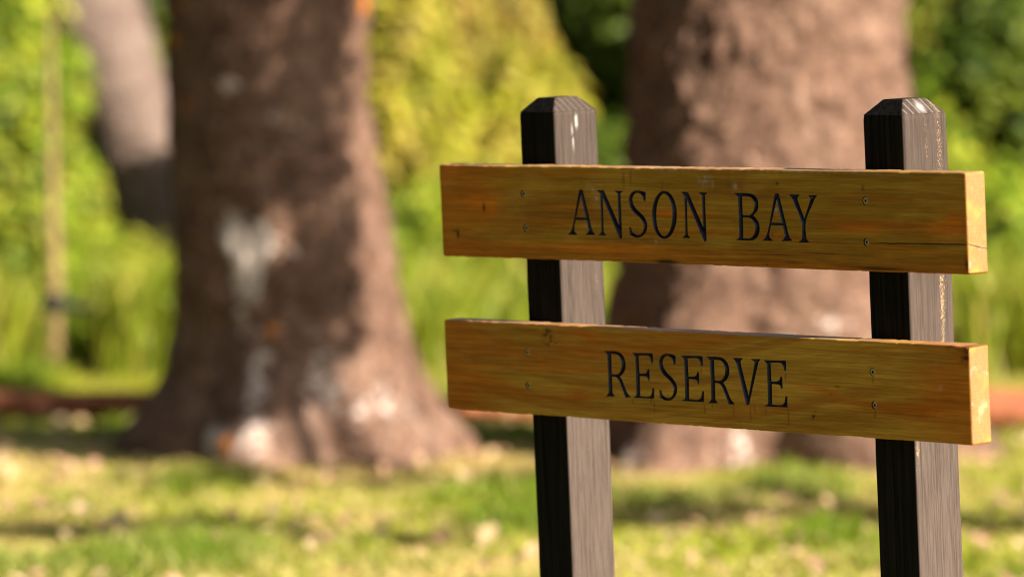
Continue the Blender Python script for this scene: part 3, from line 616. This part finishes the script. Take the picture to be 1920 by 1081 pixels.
def col_upper(x, z, y):
    a, b, d = mottles(x, z, y, 1.); w = (b - .5) * 2.4
    c = np.repeat(OCH, len(x), 0); c = lay(c, sm(.40, .66, a) * .6, BRN * 1.15); c = lay(c, sm(.48, .68, b) * .5, GOL * .95); c = lay(c, sm(.52, .7, fbm(xyz(x * 2.2, z * 45, 9.), 65, 4)) * .55, ORA * .75)
    c = lay(c, sm(.30, .0, x + (d - .5) * .2) * .5 * (.5 + b), ORA * .85)
    c = lay(c, sm(.037, .030, z + (d - .5) * .006) * (.35 + .55 * sm(1.15, .1, x)) * (.6 + .6 * a), ORA * .72)
    for cx_, cz_, rx, rz, s in ((.125, .118, .05, .032, .75), (.16, .10, .03, .02, .6), (.735, .100, .055, .007, .95), (.40, .107, .07, .005, .6), (.845, .098, .04, .008, .5), (1.262, .082, .065, .0085, 1.1), (1.33, .079, .05, .006, .6), (1.555, .092, .035, .02, .8), (1.50, .083, .03, .012, .6), (.55, .03, .2, .008, .6)):
        c = lay(c, s * blob(x, z, cx_, cz_, rx, rz, w), ORA)
    for cx_, cz_, rx, rz in ((.145, .103, .004, .008), (.055, .047, .004, .008), (.045, .053, .008, .0012), (.72, .004, .03, .005), (.85, .168, .004, .003), (1.06, .163, .004, .003), (1.305, .158, .003, .005), (1.04, .025, .05, .0016), (1.10, .012, .03, .0016), (1.18, .031, .06, .0012), (1.35, .006, .08, .003), (1.04, .065, .003, .003), (1.02, .006, .002, .003), (1.585, .018, .006, .012)):
        c = lay(c, 1.0 * blob(x, z, cx_, cz_, rx, rz, w * .6), BRN * .25)
    c = lay(c, .75 * sm(.6, .75, fbm(xyz(x * 45, z * 9, 0.), 70, 3)) * blob(x, z, .70, .165, .2, .02), BRN * .6)    # drip marks along the top edge
    for cx_, cz_, rx, rz, s in ((.497, .150, .012, .012, .55), (.51, .128, .004, .010, .5), (.842, .168, .016, .010, .9), (.868, .160, .004, .007, .8), (.936, .157, .006, .006, .95), (.945, .070, .0035, .005, .9), (1.055, .112, .005, .006, .85), (.69, .044, .004, .004, .8), (1.20, .187, .3, .0015, .5), (.74, .187, .1, .002, .5), (.848, .111, .003, .003, .7)):
        c = lay(c, s * sm(.35, .7, fbm(xyz(x * 150, z * 150, 2.), 90, 2)) * 1.3 * blob(x, z, cx_, cz_, rx, rz, w * .5), PAL)
    dk = np.minimum(np.abs(x - 0), np.abs(x - 1.59)); c = lay(c, .3 * np.exp(-dk / .01), ORA * .6)
    c = top_wear(c, x, z, y, HU)
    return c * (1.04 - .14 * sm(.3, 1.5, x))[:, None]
ZL1 = -QP['gap']; ZL0 = ZL1 - QP['hl']
def col_lower(x, z, y):
    zz = z - ZL0; a, b, d = mottles(x + .12 * zz, zz, y, 7.); w = (b - .5) * 2.2
    c = np.repeat(GOL, len(x), 0); st = fbm(xyz(x * 1.6, (zz + .06 * np.sin(x * 3.)) * 70, 4.), 64, 4); c = lay(c, sm(.46, .7, st) * .6, BRN * 1.3); c = lay(c, sm(.48, .7, a) * .45, OCH); c = lay(c, sm(.5, .7, fbm(xyz(x * 2.6 + 3, (zz + .05 * np.sin(x * 2.4 + 1)) * 34, 9.), 66, 4)) * .6, ORA * .78)
    c = lay(c, sm(.26, .0, x + (d - .5) * .22) * .75 * (.45 + b), ORA * .8); c = lay(c, sm(1.36, 1.58, x + (b - .5) * .25) * .65, ORA * .85)
    for k in range(9): c = lay(c, .6 * blob(x, zz, .10 + .02 * k, .02 + .018 * k + .01 * math.sin(5 * k), .12, .0035, w), BRN * 1.1)
    for cx_, cz_, rx, rz, sl, s in ((.47, .168, .10, .012, -.14, .8), (.38, .150, .06, .008, -.1, .55), (.24, .128, .06, .012, 0, .6), (1.16, .087, .06, .007, -.12, .7), (1.29, .065, .09, .008, -.03, .7), (1.45, .062, .1, .012, .02, .8), (1.34, .155, .03, .01, 0, .5), (1.53, .10, .05, .03, 0, .6), (.42, .045, .03, .016, .3, .5), (.05, .03, .05, .02, 0, .6)):
        c = lay(c, s * blob(x, zz - sl * (x - cx_), cx_, cz_, rx, rz, w), ORA * .72 + BRN * .1)
    for cx_, cz_, rx, rz in ((.335, .165, .014, .016), (.345, .148, .018, .004), (.335, .130, .006, .012), (.33, .105, .006, .006), (1.555, .180, .028, .012), (1.575, .170, .02, .016), (1.21, .095, .006, .002), (1.19, .079, .004, .003), (.255, .009, .004, .003), (.05, .009, .004, .003), (1.14, .037, .005, .012)):
        c = lay(c, .9 * sm(.5, .66, fbm(xyz(x * 75, zz * 220, 3.), 93, 3)) * 1.4 * blob(x, zz, cx_, cz_, rx, rz, w * .6), BRN * .25)
    for cx_, top, ln in ((.664, .045, .022), (.655, .052, .012), (.818, .046, .018), (.905, .050, .024), (.955, .047, .026), (.968, .047, .012), (1.0, .045, .008), (1.066, .046, .03), (.842, .048, .008), (1.062, .115, .014), (.812, .115, .010), (.598, .046, .008), (1.312, .118, .010), (1.315, .054, .012)):
        c = lay(c, .62 * sm(.0024, .0008, np.abs(x - cx_ - .0008 * np.sin(zz * 400))) * sm(top + .002, top - .003, zz) * sm(top - ln - .004, top - ln, zz), BRN * .5)
    c = lay(c, .9 * blob(x, zz, 1.565, .181, .022, .008, w * .5), BRN * .2); c = lay(c, .6 * blob(x, zz, 1.578, .166, .012, .012, w * .5), BRN * .3)
    c = lay(c, .5 * blob(x, zz, 1.0, .044, .12, .006, w), ORA * .6)
    c = top_wear(c, x, z, y, ZL1)
    for cx_, cz_, rx, rz, s in ((1.49, .15, .006, .002, .6), (1.50, .105, .004, .006, .3), (.53, .125, .003, .003, .4)): c = lay(c, s * blob(x, zz, cx_, cz_, rx, rz, w * .5), PAL)
    return c
SZ = .0525
W_U = [('A', .4149, 0, 1), ('N', .5115, 0, 1), ('S', .609, .3218, 1.03), ('O', .6812, 0, 1), ('N', .7711, 0, .985), ('B', .9329, 0, 1), ('A', 1.0106, 0, 1.0), ('Y', 1.0938, 0, 1)]
W_L = [('R', .514, 0, 1), ('E', .5996, 0, 1), ('S', .6821, 0, 1), ('E', .7496, 0, 1.03), ('R', .8298, 0, 1.01), ('V', .9086, 0, 1), ('E', .9972, 0, 1.03)]
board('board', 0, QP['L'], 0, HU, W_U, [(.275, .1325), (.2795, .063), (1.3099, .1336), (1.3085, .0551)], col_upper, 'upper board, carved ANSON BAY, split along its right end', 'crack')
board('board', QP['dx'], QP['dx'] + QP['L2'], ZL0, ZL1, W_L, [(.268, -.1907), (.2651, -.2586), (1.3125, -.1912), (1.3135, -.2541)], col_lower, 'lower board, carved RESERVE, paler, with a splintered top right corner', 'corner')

def post(xl, top, seed, label):
    wv = QP['w']; xc, yc = xl + wv / 2, TB + wv / 2 + .0008; zt = HU + top; zb = zfoot(xc, yc) - .25; h = wv / 2 - .0004
    def ringpts(half, r, n=44):
        P = []; N = []
        for i, (sx, sy, a0) in enumerate(((1, -1, -90), (1, 1, 0), (-1, 1, 90), (-1, -1, 180))):
            c_ = np.array([sx * (half - r), sy * (half - r)])
            for k in range(1, 4): a = R(a0 + 90 * k / 4); P.append(c_ + r * np.array([math.cos(a), math.sin(a)])); N.append((math.cos(a), math.sin(a)))
            a1 = R(a0 + 90); nn = np.array([math.cos(a1), math.sin(a1)]); d = np.array([-nn[1], nn[0]])
            for k in range(n + 1): P.append(c_ + nn * r + d * (2 * (half - r)) * k / n); N.append(tuple(nn))
        return np.array(P), np.array(N)
    zs = list(np.concatenate([np.arange(zb, -.85, .05), np.arange(-.85, zt - .004, .0075)])); V = []; NN = []; CAP = []
    for z in zs:
        P, N = ringpts(h, .0045); V.append(np.c_[P, np.full(len(P), z)]); NN.append(N); CAP.append(np.zeros(len(P)))
    ch, ci = QP['cap'], QP['capi'] - .001
    for t in (0, .02, .06, .25, .5, .75, .94, .985, 1.):
        z = zt + ch * t - (.0006 if t in (0, 1.) else 0); P, N = ringpts(h - ci * t - (.0010 if t in (0,) else 0), .0045 * (1 - .2 * t)); V.append(np.c_[P, np.full(len(P), z)]); NN.append(N); CAP.append(np.full(len(P), 0. if t < .05 else (1. if seed == 5 else .4)))
    P, N = ringpts(h - ci - .0015, .003); V.append(np.c_[P, np.full(len(P), zt + ch + .0003)]); NN.append(N); CAP.append(np.ones(len(P)))
    m = len(P); V = np.concatenate(V); NN = np.concatenate(NN); CAP = np.concatenate(CAP)
    n1 = fbm(np.c_[V[:, 0] * 60, V[:, 1] * 60, V[:, 2] * 14], seed, 3) - .5; n2 = fbm(np.c_[V[:, 0] * 20, V[:, 1] * 20, V[:, 2] * 3.], seed + 3, 2) - .5
    V[:, 0] += NN[:, 0] * (n1 * .0012 + n2 * .003); V[:, 1] += NN[:, 1] * (n1 * .0012 + n2 * .003) - 0
    V[:, 1] = np.maximum(V[:, 1], -h)                         # the boards seat flat against this face
    fr = (V[:, 1] + h) / (2 * h); z = V[:, 2]; rt = sm(.5, .9, NN[:, 0]) * (V[:, 0] > 0)
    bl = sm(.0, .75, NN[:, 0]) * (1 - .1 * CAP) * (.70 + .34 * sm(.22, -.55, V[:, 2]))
    sp = np.zeros(len(V)); dr = np.zeros(len(V))
    if seed == 5:
        sp = rt * (.36 * np.exp(-((fr - .80) / .10) ** 2) * sm(-.25, .1, z) + .4 * np.exp(-((fr - .72) / .06) ** 2) * sm(-.35, -.1, z) * sm(.05, -.05, z) + .5 * np.exp(-((fr - .06) / .05) ** 2) * sm(-.40, -.34, z) * sm(-.30, -.34, z) + .28 * np.exp(-((fr - .5) / .05) ** 2) * sm(.1, .25, z))
        dr = CAP * .95 * np.exp(-((fr - .50) / .07) ** 2 - ((z - zt - .45 * ch) / .007) ** 2) * 1.4 * (V[:, 0] > 0)
    else:
        sp = .08 * rt + .25 * rt * np.exp(-((fr - .8) / .05) ** 2) * sm(-.1, -.05, z) * sm(.0, -.05, z)
        c1 = .50 + (zt - z) * .4; dr = rt * (1.3 * np.exp(-((fr - c1) / .026) ** 2) * sm(zt - .038, zt - .028, z) * sm(zt - .004, zt - .012, z) + 1. * np.exp(-((fr - .38 - (zt - z) * .6) / .013) ** 2) * sm(zt - .085, zt - .07, z) * sm(zt - .022, zt - .036, z) * sm(.35, .6, vnoise(np.c_[z * 180, z * 0, z * 0], 2)))
    nr = len(V) // m; F = []
    i = (np.arange(nr - 1)[:, None] * m + np.arange(m)[None]).ravel(); j = (np.arange(nr - 1)[:, None] * m + (np.arange(m)[None] + 1) % m).ravel()
    F = [tuple(q) for q in np.stack([i, j, j + m, i + m], -1)] + [tuple((nr - 1) * m + k for k in range(m)), tuple(range(m))[::-1]]
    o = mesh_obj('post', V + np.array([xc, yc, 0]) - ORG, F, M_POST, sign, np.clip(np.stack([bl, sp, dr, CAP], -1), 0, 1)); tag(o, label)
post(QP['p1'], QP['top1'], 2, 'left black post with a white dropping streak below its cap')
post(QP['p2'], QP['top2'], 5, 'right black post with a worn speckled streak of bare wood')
